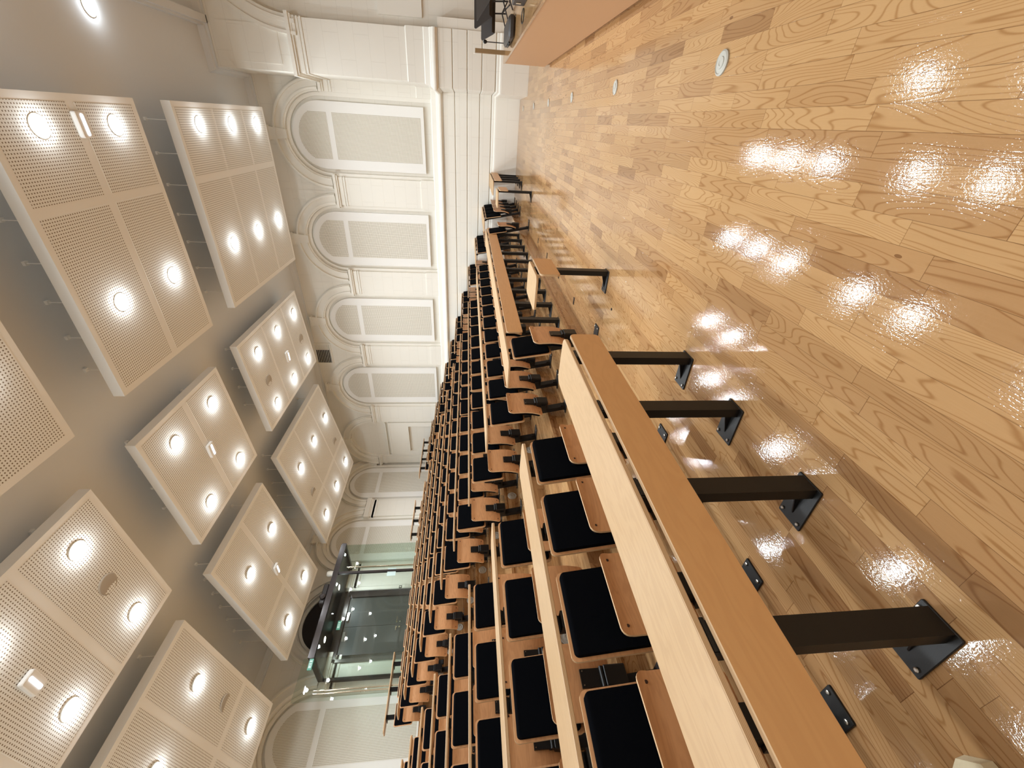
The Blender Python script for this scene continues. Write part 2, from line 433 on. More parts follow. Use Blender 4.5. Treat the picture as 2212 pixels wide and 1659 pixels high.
# last bay: lintel and shallow doorway recess
b = B(); c = cs[4]
b.box(c-.84, c+.84, -.13, -.03, 4.60, 4.635, 0, WA); b.box(c-.86, c+.86, -.13, -.01, 4.44, 4.50, 0, WA)
for sg in (-1, 1):
    a, e = sorted((c+sg*.66, c+sg*.86)); b.box(a, e, -.13, -.02, 2.28, 4.44, 0, WA)
b.box(c-.66, c+.66, -.13, -.02, 3.72, 4.44, 0, WA)
struct(b, trim_name(), M['trim'])
# back wall bays
PB = 2.73; cb = [12.36-PB*i for i in range(5)]           # 12.36, 9.63, 6.90, 4.17, 1.44
SB = 1.03
for i, c in enumerate(cb):
    bay(WBk, c, 6+i, M['wally'], window=(i != 2), half=PB/2, s=SB, zi=5.16)
for i in range(4): pilaster(WBk, cb[i+1]+RJ*SB, cb[i]-RJ*SB, M['wally'], zi=5.16)
pilaster(WBk, XL, cb[4]-RJ*SB, M['wally'], zi=5.16)
b = B(); b.box(XL, cb[4]-PB/2, -.14, 0, 5.16, ZC, 0, WBk); struct(b, trim_name(), M['wally'])

# stage side arch on the pier wall
def WS(s, d, z): return (PX-d, s, z)
b = B(); ca, ra = -3.42, 1.80
arc_piece(b, WS, ca, 4.86, ra, 1.82, 6.72, -.16, 0.0); struct(b, trim_name(), M['wallx'])
b = B()
for r0, r1, d in ((1.80, 1.86, .02), (1.86, 1.93, .05), (1.93, 2.06, .03), (2.06, 2.12, .06)):
    ring(b, WS, ca, 4.86, r0-.0, r1-.0, -.13, d, a1=math.pi*.42)
struct(b, trim_name(), M['trim'])
b = B(); b.box(-3.4, -1.78, -.16, -.11, 2.3, 3.2, 0, WS); struct(b, trim_name(), M['trim'])

# continuous mouldings swept round the walls
def sweep(name, path, prof, mat, closed_prof=True):
    """path: plan polyline with the room on its right; prof: (d, z)"""
    P = [Vector(p) for p in path]; vs = []; n = len(prof)
    for i, p in enumerate(P):
        if i == 0: t = (P[1]-P[0]).normalized(); nrm = Vector((t.y, -t.x)); sc = 1
        elif i == len(P)-1: t = (P[-1]-P[-2]).normalized(); nrm = Vector((t.y, -t.x)); sc = 1
        else:
            t0 = (P[i]-P[i-1]).normalized(); t1 = (P[i+1]-P[i]).normalized()
            n0 = Vector((t0.y, -t0.x)); n1 = Vector((t1.y, -t1.x)); nrm = (n0+n1).normalized(); sc = 1/max(.3, nrm.dot(n0))
        for d, z in prof: vs.append((p.x+nrm.x*d*sc, p.y+nrm.y*d*sc, z))
    fs = []
    for i in range(len(P)-1):
        for k in range(n):
            fs.append((i*n+k, i*n+(k+1) % n, (i+1)*n+(k+1) % n, (i+1)*n+k))
    fs += [tuple(range(n)), tuple((len(P)-1)*n+k for k in range(n))[::-1]]
    b = B(); b.add(vs, fs); return struct(b, name, mat)
back_path = [(XL, YB), (XA(YB), YB)]
path_r = [(XA(YB), YB), (XA(PY), PY), (PX, PY), (PX, -6.2)]
path_rs = [(XA(YB), YB), (XA(PY), PY), (PX, PY), (PX, -1.62)]
full = [(XL, YB)]+path_r
sweep(trim_name(), full, [(-.1, 6.56), (.03, 6.56), (.035, 6.60), (.07, 6.62), (.10, 6.68), (.12, 6.72), (-.1, 6.72)], M['ceil'])
# dado ledge, rusticated courses with grooves, plinth
dado = [(-.12, 2.30), (.0, 2.30), (.045, 2.27), (.06, 2.16), (.09, 2.14), (.10, 2.11), (.14, 2.095), (.15, 2.06), (.145, 2.03), (.11, 2.01), (.09, 1.985), (.06, 1.975), (-.12, 1.975)]
sweep(trim_name(), path_rs, dado, M['trim'])
sweep(trim_name(), path_r[:3]+[(PX, -1.8)], [(-.12, .0), (.055, .0), (.055, 1.98), (-.12, 1.98)], M['wallx'])
for za, zb in ((1.685, 1.975), (1.365, 1.665), (1.045, 1.345), (.74, 1.025)):
    sweep(trim_name(), path_rs, [(.0, za), (.078, za), (.086, za+.008), (.086, zb-.008), (.078, zb), (0, zb)], M['wallx'])
sweep(trim_name(), path_rs, [(0, 0), (.13, 0), (.13, .60), (.125, .63), (.10, .655), (.095, .70), (.08, .72), (0, .72)], M['wallx'])
# capital band turning round the pier
cap = [(-.05, 4.735), (.018, 4.735), (.018, 4.765), (.003, 4.765), (.003, 4.80), (.018, 4.80), (.018, 4.835), (.005, 4.835), (.005, 4.925), (.045, 4.925), (.045, 4.965), (.075, 4.965), (.075, 5.035), (-.05, 5.035)]
sweep(trim_name(), [(XA(-.43), -.43), (XA(PY), PY), (PX, PY), (PX, -1.60), (PX+.16, -1.60)], cap, M['trim'])
sweep(trim_name(), [(XA(-.43), -.43), (XA(PY), PY), (PX, PY), (PX, -1.60), (PX+.16, -1.60)], [(-.05, 2.28), (.022, 2.28), (.022, 2.64), (.01, 2.66), (-.05, 2.66)], M['wallx'])
b = B(); b.box(-1.45, -.80, -.1, .012, 5.25, 6.42, 0, WS); struct(b, trim_name(), M['wallx'])
# ceiling beam moulding over the stage front
b = B(); b.box(1.25, PX, -1.50, -1.37, 6.56, ZC); b.box(1.25, PX, -1.46, -1.33, 6.62, ZC); struct(b, trim_name(), M['ceil'])

# ------------------------------------------------------------------ stage
b = B(); b.box(3.93, 8.77, -6.1, -.86, 0, .72); b.box(3.93, 8.77, -6.1, -.85, .72, .75, 1)
stg = thing('stage_platform', (0, 0, 0), 'raised wooden stage with plain tan front board, right of the open floor', 'stage')
bb = B(); bb.box(3.93, 8.77, -6.1, -.86, .045, .725); bb.box(3.95, 8.75, -6.08, -.89, 0, .045); bb.build('front_board', M['stage'], stg)
bb = B(); bb.box(3.93, 8.77, -6.1, -.855, .725, .75); bb.build('stage_top', M['floor'], stg)

# ------------------------------------------------------------------ ceiling panels
COLS = {'a': (8.31, 11.79, (9.51, 10.69), .06), 'b': (5.13, 7.46, (6.32,), .12), 'c': (.79, 4.28, (1.95, 3.12), .13)}
ROWS = {1: (-.01, 3.44, 6.0, 6.0, 1.12), 2: (4.32, 6.60, 6.22, 6.04, None), 3: (7.46, 10.86, 6.147, 5.525, 9.67)}
colword = {'a': 'nearest the arcaded wall', 'b': 'in the middle column', 'c': 'in the column above the left seats'}
rowword = {1: 'over the open floor', 2: 'over the lower tiers', 3: 'over the upper tiers'}
def pz(r, y):
    y0, y1, z0, z1, _ = ROWS[r]; return z0+(z1-z0)*(y-y0)/(y1-y0)
def field_runs(a, b_, cuts, wd, m=.085):
    out = []; s = a+m
    for c in cuts: out.append((s, c-wd/2)); s = c+wd/2
    out.append((s, b_-m)); return out
for ck, (x0, x1, cuts, wd) in COLS.items():
    for rk, (y0, y1, z0, z1, cross) in ROWS.items():
        t = thing('acoustic_ceiling_panel', (x0, y0, z0), 'white perforated acoustic ceiling panel, %s, %s' % ({'a': 'nearest the arcaded wall', 'b': 'middle column', 'c': 'above left seats'}[ck], rowword[rk]), 'ceiling panel', 'suspended acoustic panels')
        sl = (z1-z0)/(y1-y0); TH = .14
        def Tp(x, y, z, sl=sl): return (x, y, z+sl*y)
        W, L = x1-x0, y1-y0
        bb = B(); bb.box(0, W, 0, L, 0, TH, 0, Tp); bb.build('panel_body', M['body'], t)
        yr = field_runs(0, L, [] if cross is None else [cross-y0], .11)
        for xa, xb in field_runs(0, W, [c-x0 for c in cuts], wd):
            for ya, yb in yr:
                bb = B(); bb.box(xa, xb, ya, yb, -.003, .01, 0, Tp); bb.build('perforated_field', M['perf'], t)
        k = 0; y = .28
        while y < L-.1:
            for xe in (.42, W-.42):
                bb = B(); bb.tube([(xe, y, sl*y+TH), (xe, y, ZC-z0)], .006, 6); bb.box(xe-.025, xe+.025, y-.025, y+.025, ZC-z0-.035, ZC-z0)
                bb.build('suspension_rod', M['body'], t)
            y += .5
# downlights, tubes and speakers in the panels
def mk_lamp():
    t = thing('recessed_downlight', (0, 0, 0), 'x', 'ceiling light')
    bb = B(); bb.lathe([(.104, -.001), (.118, -.006), (.124, -.004), (.126, .012), (.104, .012)], 28); bb.build('trim_ring', M['white'], t, smooth=True)
    bb = B(); bb.lathe([(.001, -.002), (.104, -.002), (.104, .01), (.001, .01)], 28); bb.build('lamp_lens', M['lamp'], t)
    l = bpy.data.objects.new('lamp_beam', ld); C.objects.link(l); l.parent = t; l.location = (0, 0, -.008)
    l = bpy.data.objects.new('lamp_fill', lg); C.objects.link(l); l.parent = t; l.location = (0, 0, -.055)
    return t
ld = bpy.data.lights.new('downlight_beam', 'AREA'); ld.shape = 'DISK'; ld.size = .19; ld.energy = LAMP_W; ld.color = LAMP_C; ld.spread = math.radians(150)
lg = bpy.data.lights.new('downlight_fill', 'POINT'); lg.shadow_soft_size = .05; lg.energy = LAMP_W*.27; lg.color = LAMP_C  # added point light below each lens, brightens panel sides and upper walls
proto_lamp = mk_lamp()
used = [False]
def lamp(x, y, z, label, group):
    t = proto_lamp if not used[0] else copy_tree(proto_lamp)
    used[0] = True; t.location = (x, y, z); t['label'] = label; t['group'] = group
LX = {'a': (8.96, 10.13, 11.29), 'b': (5.76, 6.92), 'c': (1.38, 2.55, 3.71)}
LY = {1: (.31, 2.33), 2: (4.80, 6.21), 3: (8.42, 10.33)}
sidew = {'a': ['left', 'middle', 'right'], 'b': ['left', 'right'], 'c': ['left', 'middle', 'right']}
for ck in 'abc':
    for rk in (1, 2, 3):
        for i, x in enumerate(LX[ck]):
            for j, y in enumerate(LY[rk]):
                lamp(x, y, pz(rk, y)-.004, 'round lit downlight, %s on %s edge of %s panel, %s' % (sidew[ck][i], ('stage', 'back')[j], {'a': 'wall side', 'b': 'middle', 'c': 'left'}[ck], rowword[rk].replace('the ', '')), 'downlights in the acoustic panels')
for x, nm in ((8.37, 'right'), (6.35, 'middle'), (4.33, 'left')):
    lamp(x, -1.08, ZC-.004, 'round lit downlight in the plain ceiling by the stage, %s one' % nm, 'downlights over the stage edge')
def tube_light(x, y, z, label):
    t = thing('emergency_light', (x, y, z), label, 'light', 'small tube fittings on the acoustic panels')
    bb = B(); bb.slab(-.085, .085, -.14, .14, -.055, 0, .02, .008); bb.build('housing', M['body'], t)
    bb = B(); bb.slab(-.022, .022, -.115, .115, -.064, -.054, .018, .003); bb.build('tube_lens', M['tube'], t)
tube_light(6.34, .30, 6.0, 'small cool white tube light between two downlights on the middle panel over the open floor')
tube_light(10.16, 5.55, pz(2, 5.55), 'small cool white tube light on the lower tier panel nearest the arcaded wall')
tube_light(6.34, 5.45, pz(2, 5.45), 'small cool white tube light at the centre of the middle lower tier panel')
tube_light(6.35, 9.16, pz(3, 9.16), 'small cool white tube light on the middle panel over the upper tiers')
tube_light(2.54, 5.49, pz(2, 5.49), 'boxy cool white tube light on the panel above the left seats')
spk = []
for x, y, rk, lb in ((11.25, 5.57, 2, 'round grey speaker grille by the arcaded wall in the lower tier panel'), (8.96, 5.56, 2, 'round grey speaker grille, left side of lower tier panel near arcaded wall'),
                 (11.21, 9.38, 3, 'round grey speaker grille, wall side of upper tier panel near arcaded wall'), (8.93, 9.36, 3, 'round grey speaker grille, left side of upper tier panel near arcaded wall'),
                 (3.70, 5.50, 2, 'round grey speaker grille between two downlights on the lower panel above left seats'), (3.75, 9.34, 3, 'round grey speaker grille on the upper panel above the left seats')):
    bb = B(); bb.lathe([(.001, -.004), (.115, -.006), (.135, -.012), (.142, -.004), (.142, .01), (.001, .01)], 28)
    o = bb.build('ceiling_speaker', M['grey'], smooth=True); o.location = (x, y, pz(rk, y)-.002); tag(o, lb, 'speaker', 'ceiling speakers in the panels')

# air vent on the right wall
t = thing('air_vent', (XA(7.1)-.0, 7.11, 6.335), 'square slatted air vent with dark gaps high between two arches', 'vent', rz=0)
bb = B()
for (a0, a1, c0, c1) in ((-.40, .40, -.29, -.25), (-.40, .40, .25, .29), (-.40, -.36, -.25, .25), (.36, .40, -.25, .25)):
    bb.box(-.045, .02, a0, a1, c0, c1)
bb.build('vent_frame', M['trim'], t)
bb = B(); bb.box(-.004, .01, -.36, .36, -.25, .25); bb.build('dark_backing', M['vdark'], t)
for k in range(9):
    z = -.22+.055*k; bb = B(); bb.add([(-.035, -.36, z-.012), (-.035, .36, z-.012), (-.008, .36, z+.010), (-.008, -.36, z+.010), (-.035, -.36, z-.006), (-.035, .36, z-.006), (-.008, .36, z+.016), (-.008, -.36, z+.016)], [(0, 1, 2, 3), (4, 7, 6, 5), (0, 4, 5, 1), (2, 6, 7, 3), (0, 3, 7, 4), (1, 5, 6, 2)])
    bb.build('slat', M['trim'], t)

# ------------------------------------------------------------------ chairs
def seat_y(z):
    pts = [(.30, .045), (.36, .026), (.42, .012), (.50, .006), (.58, .010), (.64, .014), (.69, .002)]
    for (a, ya), (b_, yb) in zip(pts, pts[1:]):
        if z <= b_: return ya+(yb-ya)*(z-a)/(b_-a)
    return pts[-1][1]
def curved_slab(b, hx, z0, z1, th, fy, r=.035, mi=0, emi=1, nz=14, bot_r=None):
    """plywood shell following y = fy(z), rounded corners"""
    rb = r if bot_r is None else bot_r; zs = []
    for i in range(5): zs.append(z0+rb*(1-math.cos(math.pi/2*i/4)))
    zs += [z0+rb+(z1-z0-r-rb)*i/nz for i in range(1, nz)]
    for i in range(5): zs.append(z1-r+r*math.sin(math.pi/2*i/4))
    def w(z):
        if z < z0+rb: d = rb-(z-z0); return hx-rb+math.sqrt(max(0, rb*rb-d*d))
        if z > z1-r: d = z-(z1-r); return hx-r+math.sqrt(max(0, r*r-d*d))
        return hx
    rows = []
    for z in zs:
        y = fy(z); x = max(w(z), .01); rows.append([(-x, y, z), (x, y, z), (x, y+th, z), (-x, y+th, z)])
    vs = [p for q in rows for p in q]; o = len(b.v); b.v += vs; n = len(rows)
    for i in range(n-1):
        k = o+4*i; q = k+4
        for j, m in ((0, mi), (1, emi), (2, mi), (3, emi)):
            b.f.append((k+j, k+(j+1) % 4, q+(j+1) % 4, q+j)); b.mi.append(m)
    b.f.append((o, o+1, o+2, o+3)); b.mi.append(emi); e = o+4*(n-1); b.f.append((e+3, e+2, e+1, e)); b.mi.append(emi)
def back_y(z): return .120+(z-.505)*.168
def post_y(z): return .060+.185*z/.885
def make_chair():
    t = thing('flip_up_chair', (0, 0, 0), 'x', 'chair')
    bb = B(); bb.slab(-.063, .063, -.10, .125, 0, .010, .006, .002)
    for sx in (-.045, .045):
        for sy in (-.078, .10): bb.lathe([(.009, .009), (.009, .016), (.005, .018)], 8, (sx, sy, 0), 'z', 1)
    bb.build('base_plate', [M['metal'], M['steel']], t)
    bb = B(); q = [(-.04, -.024), (.04, -.024), (.04, .024), (-.04, .024)]
    bb.prism(q, lambda a, c: (a, c+post_y(.008), .008), lambda a, c: (a, c+post_y(.895), .895))
    bb.box(-.03, .03, post_y(.06)-.035, post_y(.06)+.0, .01, .06)
    bb.build('post', M['metal'], t)
    bb = B(); bb.slab(-.058, .058, -.030, .105, .225, .355, .012, .004)
    bb.tube([(-.052, -.012, .368), (.052, -.012, .368)], .013, 10); bb.tube([(-.052, .010, .380), (.052, .010, .380)], .010, 10)
    bb.box(-.05, .05, -.005, .02, .345, .375)
    bb.box(-.048, .048, -.008, .010, .375, .495)
    for sx in (-.036, .036): bb.lathe([(.004, -.008), (.004, -.011)], 8, (sx, 0, .482), 'y', 1)
    bb.box(-.075, -.058, .01, .05, .25, .30)
    bb.build('seat_hinge', [M['metal'], M['steel']], t)
    bb = B(); curved_slab(bb, .200, .300, .692, .012, seat_y, .032)
    for sx in (-.160, .160):
        for z in (.335, .655): bb.lathe([(.0075, seat_y(z)+.001), (.0075, seat_y(z)-.0012)], 10, (sx, 0, z), 'y', 2)
    bb.build('seat', [M['seat'], M['edge'], M['screw']], t, smooth=True)
    bb = B(); curved_slab(bb, .188, .325, .675, .030, lambda z: seat_y(z)+.0125, .03, 0, 0); bb.build('seat_cushion', M['fabric'], t, smooth=True)
    bb = B(); curved_slab(bb, .215, .500, .889, .013, back_y, .028); bb.build('backrest', [M['seat'], M['edge']], t, smooth=True)
    bb = B()
    def cush(z): 
        e = min(z-.522, .874-z); return back_y(z)-.026+max(0, .010-e)*1.2
    curved_slab(bb, .199, .520, .875, .026, cush, .022, 0, 0); bb.build('back_cushion', M['fabric'], t, smooth=True)
    return t
chair0 = make_chair(); cu = [False]
def put_chair(x, n, label, group):
    t = chair0 if not cu[0] else copy_tree(chair0)
    cu[0] = True
    t.location = (x, 1.80+DY*(n-1)+SK*x, DZ*(n-1)); t.rotation_euler = (0, 0, SK)
    t['label'] = label; t['group'] = group
NEAR = [2.135-.535*k for k in range(5)]
MAIN = [3.91+.527*k for k in range(12)]
def FAR(n): return [11.34+.027*(n-1)+.495*k for k in range(4)]
def seen(x, n, m=220): return any(in_frame((x+dx, 1.95+DY*(n-1), DZ*(n-1)+z), m) for dx in (-.2, .2) for z in (.05, .5, .89))
for n in range(1, 12):
    for k, x in enumerate(NEAR):
        if seen(x, n): put_chair(x, n, 'black flip-up chair, %s from the aisle, %s row, near left block' % (ORD[k], ORD[n-1]), 'flip-up chairs of the near left block')
    if n > 1:
        for k, x in enumerate(MAIN):
            put_chair(x, n, 'black flip-up chair, %s from the near aisle, %s row, central block' % (ORD[k], ORD[n-1]), 'flip-up chairs of the central block')
    for k, x in enumerate(FAR(n)):
        put_chair(x, n, 'black flip-up chair, %s from the arched wall, %s row, far right block' % (ORD[3-k], ORD[n-1]), 'flip-up chairs of the far right block')
put_chair(3.87, 1, 'lone black cushioned flip-up chair on the flat floor behind the nearer one-seat desk', 'lone front chairs')
put_chair(9.55, 1, 'lone black cushioned flip-up chair on the flat floor behind the farther one-seat desk', 'lone front chairs')

# ------------------------------------------------------------------ desks
def desk(n, x0, x1, label, legs=(), brackets=(), panel=None, zt=None, tall=0.0, group=None, y=None, corners=(1, 1, 1, 1)):
    """x0..x1 world; desk carried on legs (own floor) or on brackets from the chairs in front"""
    yf = 1.12+DY*(n-1) if y is None else y; fz = rowz(n) if n < 12 else DZ*11
    zt = fz+.737 if zt is None else zt
    nm = 'fixed_desk'
    base = fz if legs else zt-.02
    t = thing(nm, ((x0+x1)/2, yf+SK*(x0+x1)/2, base), label, 'desk', group, SK); cx = (x0+x1)/2
    D = .33 if n < 12 else .235; h = zt-base
    bb = B(); bb.slab(x0-cx, x1-cx, 0, D, h-.022, h, .055, .003, 0, 1, corners=corners, n=7)
    bb.build('desktop', [M['desk'], M['edge']], t)
    if panel:
        bb = B(); bb.slab(panel[0]-cx, panel[1]-cx, h-.222, h-.034, -.022, -.003, .035, .003, 0, 1, T=lambda a, c, e: (a, e, c), n=6)
        bb.build('front_panel', [M['panel'], M['edge']], t)
    for lx in legs:
        a = lx-cx
        bb = B(); bb.box(a-.041, a+.041, 0.0, .046, .008, h-.022); bb.box(a-.05, a+.05, .0, .29, h-.034, h-.022)
        bb.box(a-.04, a+.04, -.003, .012, h-.20, h-.022)
        gy = [(.046, .05), (.046, .010), (.17, .010)]
        bb.prism(gy, lambda p, q: (a-.003, p, q), lambda p, q: (a+.003, p, q))
        leg = bb.build('leg', M['metal'], t)
        bb = B(); bb.slab(a-.063, a+.063, -.002, .215, 0, .009, .006, .002)
        for sx in (-.045, .045): bb.lathe([(.008, .008), (.008, .015), (.005, .017)], 8, (a+sx, .19, 0), 'z', 1)
        bb.lathe([(.008, .008), (.008, .015), (.005, .017)], 8, (a+.052, .025, 0), 'z', 1)
        bb.build('foot_plate', [M['metal'], M['steel']], leg)
    for bx in brackets:
        a = bx-cx; zb = -.075-tall
        bb = B(); bb.box(a-.040, a+.040, .060, .078, h+zb, h-.022); bb.box(a-.040, a+.040, .050, .27, h-.034, h-.022)
        if tall: bb.box(a-.040, a+.040, .060, .105, h+zb, h-.03)
        bb.build('bracket', M['metal'], t)
desk(1, -.36, 2.37, 'long pale wooden desk with orange front panel on black legs, nearest the camera', legs=[x-.01 for x in NEAR], panel=(-.35, 2.36))
desk(1, 3.60, 4.15, 'small one-seat desk on a single black leg, first past the near aisle', legs=[3.87], panel=(3.61, 4.14), group='one-seat desks')
desk(1, 9.26, 9.83, 'small one-seat desk on a single black leg, the farther one', legs=[9.50], panel=(9.27, 9.82), group='one-seat desks')
desk(1, 11.08, 13.02, 'short front desk on four black legs beside the arched wall', legs=[x-.02 for x in FAR(1)], panel=(11.09, 13.0))
desk(2, 3.62, 10.0, 'very long second row desk with orange front panel on a line of black legs', legs=[4.77+.531*k for k in range(10)], brackets=[3.87, 9.55+.2], panel=(4.30, 9.97))
for n in range(2, 12):
    if seen(2.2, n, 400): desk(n, -.38, 2.40, 'narrow fixed desktop of the near left block, %s row' % ORD[n-1], brackets=NEAR, group='desktops of the near left block')
    if n > 2: desk(n, 3.61, 10.02, 'narrow fixed desktop running through the central block, %s row' % ORD[n-1], brackets=MAIN, group='desktops of the central block')
    desk(n, 11.10, XA(1.2+DY*(n-1))-.07, 'narrow fixed desktop of the far right block, %s row' % ORD[n-1], brackets=FAR(n-1), group='desktops of the far right block')
Z12 = 3.12
desk(12, 3.62, 5.22, 'raised top row desk left of the glass vestibule', brackets=MAIN[:3], zt=Z12, tall=.16, group='raised desks of the top row')
desk(12, 8.50, 10.02, 'raised top row desk right of the glass vestibule', brackets=MAIN[9:], zt=Z12, tall=.16, group='raised desks of the top row')
desk(12, 11.20, 13.30, 'raised top row desk in the far corner below the shallow doorway', brackets=FAR(11), zt=Z12, tall=.16, group='raised desks of the top row')

# ------------------------------------------------------------------ air outlets on risers and floor, floor boxes
def outlet(name, x, y, z, label, group, axis, r=.066):
    bb = B(); s_ = -1 if axis == 'y' else 1
    bb.lathe([(r, 0), (r, s_*.008), (r*.86, s_*.013), (r*.80, s_*.009), (r*.50, s_*.010), (r*.46, s_*.014), (r*.25, s_*.015), (r*.2, s_*.012), (.001, s_*.012)], 24, (0, 0, 0), axis)
    o = bb.build(name, M['lens'], smooth=True); o.location = (x, y, z); return tag(o, label, 'outlet', group)
for m in range(3, 12):
    for k, x in enumerate((1.81, 4.27, 6.9, 9.4)):
        if x < 3 and not in_frame((x, riser(m), DZ*m), 60): continue
        wd = ('under the near left block', 'beside the near aisle', 'under the middle of the central block', 'near the far end of the central block')[k]
        outlet('air_outlet', x, riser(m)+SK*x, DZ*(m-1)+.085, 'round grey ringed air outlet %s, %s riser' % (wd, ORD[m-1]), 'round air outlets on the risers', 'y')
dl = ['nearest the camera', 'second from the camera', 'third from the camera', 'fourth from the camera', 'fifth from the camera', 'farthest from the camera']
for k, x in enumerate((2.66, 4.55, 6.43, 8.27, 10.1, 12.0)):
    outlet('floor_outlet', x, -.34, 0, 'round grey metal outlet set in the wood floor, %s' % dl[k], 'round floor outlets in line', 'z', .058)
for k, x in enumerate((4.93, 5.97, 7.05, 8.10)):
    bb = B(); bb.slab(-.022, .022, -.045, .045, 0, .006, .004, .001); o = bb.build('floor_socket_plate', M['dark']); o.location = (x, 1.86, 0)
    tag(o, 'small dark plate on the floor before the first step, %s from the near end' % ORD[k], 'floor plate', 'floor plates along the first step')
bb = B(); bb.lathe([(.012, 0), (.012, .006), (.006, .008)], 12); o = bb.build('floor_socket', M['vdark']); o.location = (3.565, 1.42, 0); tag(o, 'tiny dark round socket in the floor by the nearer one-seat desk', 'socket')

# cream cloth at the frame corner
bb = B(); rng = [(.0, .0), (.03, .055), (.10, .075), (.18, .05), (.24, .065), (.27, .0), (.2, -.12), (.05, -.13)]
bb.prism([(a*.45-.07, c*.55) for a, c in rng], lambda a, c: (a, c, .002), lambda a, c: (a*.9, c*.9, .035)); o = bb.build('cloth', M['cream']); o.location = (.245, 1.385, 0)
tag(o, 'cream cloth lying on the floor under the front desk at the picture edge', 'cloth')

# ------------------------------------------------------------------ glass vestibule and doors at the back
GX0, GX1, GY, GZ = 5.30, 8.46, 11.18, 5.15; FZ = rowz(12)
t = thing('glass_vestibule', (0, 0, FZ), 'glass entrance vestibule with a dark metal roof against the back wall', 'vestibule')
bb = B(); bb.box(GX0, GX1, GY, YB-.0, GZ-FZ-.06, GZ-FZ-.02); t_vest = t; bb.build('roof', M['dark'], t)
bb = B()
for (a, c, d, e) in ((GX0-.03, GX1+.03, GY-.05, GY+.05), (GX0-.03, GX0+.05, GY, YB), (GX1-.05, GX1+.03, GY, YB)):
    bb.box(a, c, d, e, GZ-FZ-.12, GZ-FZ); bb.box(a+.02, c-.02, d+.015, e-.015 if e < YB else e, GZ-FZ, GZ-FZ+.03)
bb.build('roof_beam', M['dark'], t)
def pane(x0, x1, y0, y1, z0=.01, z1=None):
    bb = B(); bb.box(x0, x1, y0, y1, z0, (GZ-FZ-.12) if z1 is None else z1); return bb.build('glass_pane', M['glass'], t)
pane(GX0, 6.35, GY-.006, GY+.006); pane(6.36, 7.40, GY-.006, GY+.006); pane(7.41, GX1, GY-.006, GY+.006)
pane(GX0-.006, GX0+.006, GY+.01, YB-.05); pane(GX1-.006, GX1+.006, GY+.01, YB-.05)
pane(4.38, GX0-.01, GY-.006, GY+.006, .01, GZ-FZ+.12)
for x, nm in ((7.66, 'r'), (7.72, 'r'), (4.50, 'l'), (4.56, 'l')):
    yy = GY-.06 if nm == 'l' or x < 7.7 else GY+.06
    bb = B(); bb.tube([(x, yy, .10), (x, yy, 4.82-FZ)], .016, 10)
    for z in (.5, 1.4, 4.6-FZ): bb.tube([(x, yy, z), (x, GY, z)], .008, 8)
    bb.build('pull_handle', M['chrome'], t, smooth=True)
bb = B(); bb.box(7.36, 7.60, GY-.016, GY-.010, 3.42-FZ, 3.66-FZ); o = bb.build('notice_sheet', M['paper']); o.location = (0, 0, FZ); tag(o, 'pale blue blank notice sheet stuck on the vestibule glass', 'notice')
vl = bpy.data.lights.new('vestibule_beam', 'AREA'); vl.shape = 'DISK'; vl.size = .15; vl.energy = 30; vl.color = LAMP_C
for x, nm in ((6.0, 'left'), (7.45, 'right')):
    tt = thing('recessed_downlight', (x, 11.75, GZ-.062), 'small lit downlight under the dark vestibule roof, %s one' % nm, 'ceiling light', 'downlights under the vestibule roof')
    bb = B(); bb.lathe([(.075, .0), (.085, -.006), (.09, 0)], 20); bb.build('trim_ring', M['steel'], tt)
    bb = B(); bb.lathe([(.001, -.004), (.075, -.004), (.075, .0), (.001, 0)], 20); bb.build('lamp_lens', M['lamp'], tt)
    l = bpy.data.objects.new('lamp_beam', vl); C.objects.link(l); l.parent = tt; l.location = (0, 0, -.012)
for (a, c, d, e) in ((7.49, 7.55, GY-.03, GY+.03), (GX0-.035, GX0+.035, YB-.12, YB-.01)):
    bb = B(); bb.box(a, c, d, e, 0, GZ-FZ-.12); bb.build('frame_post', M['dark'], t_vest)
# double doors in the arch
t = thing('door_1', (0, 0, FZ), 'dark grey double doors inside the glass vestibule', 'door'); t['kind'] = 'structure'; del t['category']
bb = B()
for a, c in ((5.72, 5.80), (7.52, 7.60)): bb.box(a, c, YB-.05, YB+.13, 0, 2.58)
bb.box(5.72, 7.60, YB-.05, YB+.13, 2.50, 2.62); bb.build('door_frame', M['dark'], t)
for a, c in ((5.81, 6.655), (6.665, 7.51)):
    bb = B(); bb.box(a, c, YB+.0, YB+.05, .005, 2.49)
    dlf = bb.build('door_leaf', M['door'], t)
    s_ = 1 if a < 6 else -1; hx = (c-.07) if a < 6 else (a+.07)
    bb = B(); bb.tube([(hx, YB, 1.02), (hx, YB-.05, 1.02), (hx-s_*.12, YB-.05, 1.02)], .009, 8); bb.lathe([(.025, 0), (.025, -.008)], 12, (hx, YB, 1.02), 'y'); bb.lathe([(.022, 0), (.022, -.008)], 12, (hx, YB, .93), 'y')
    bb.build('door_handle', M['chrome'], dlf)
    bb = B(); bb.box(hx-s_*.2-.12, hx-s_*.2+.12, YB-.05, YB, 2.40, 2.46); bb.build('door_closer', M['steel'], dlf)
b = B(); b.box(5.75, 7.98, -.13, -.10, 2.3, 6.1, 0, WBk); struct(b, trim_name(), M['vdark'])
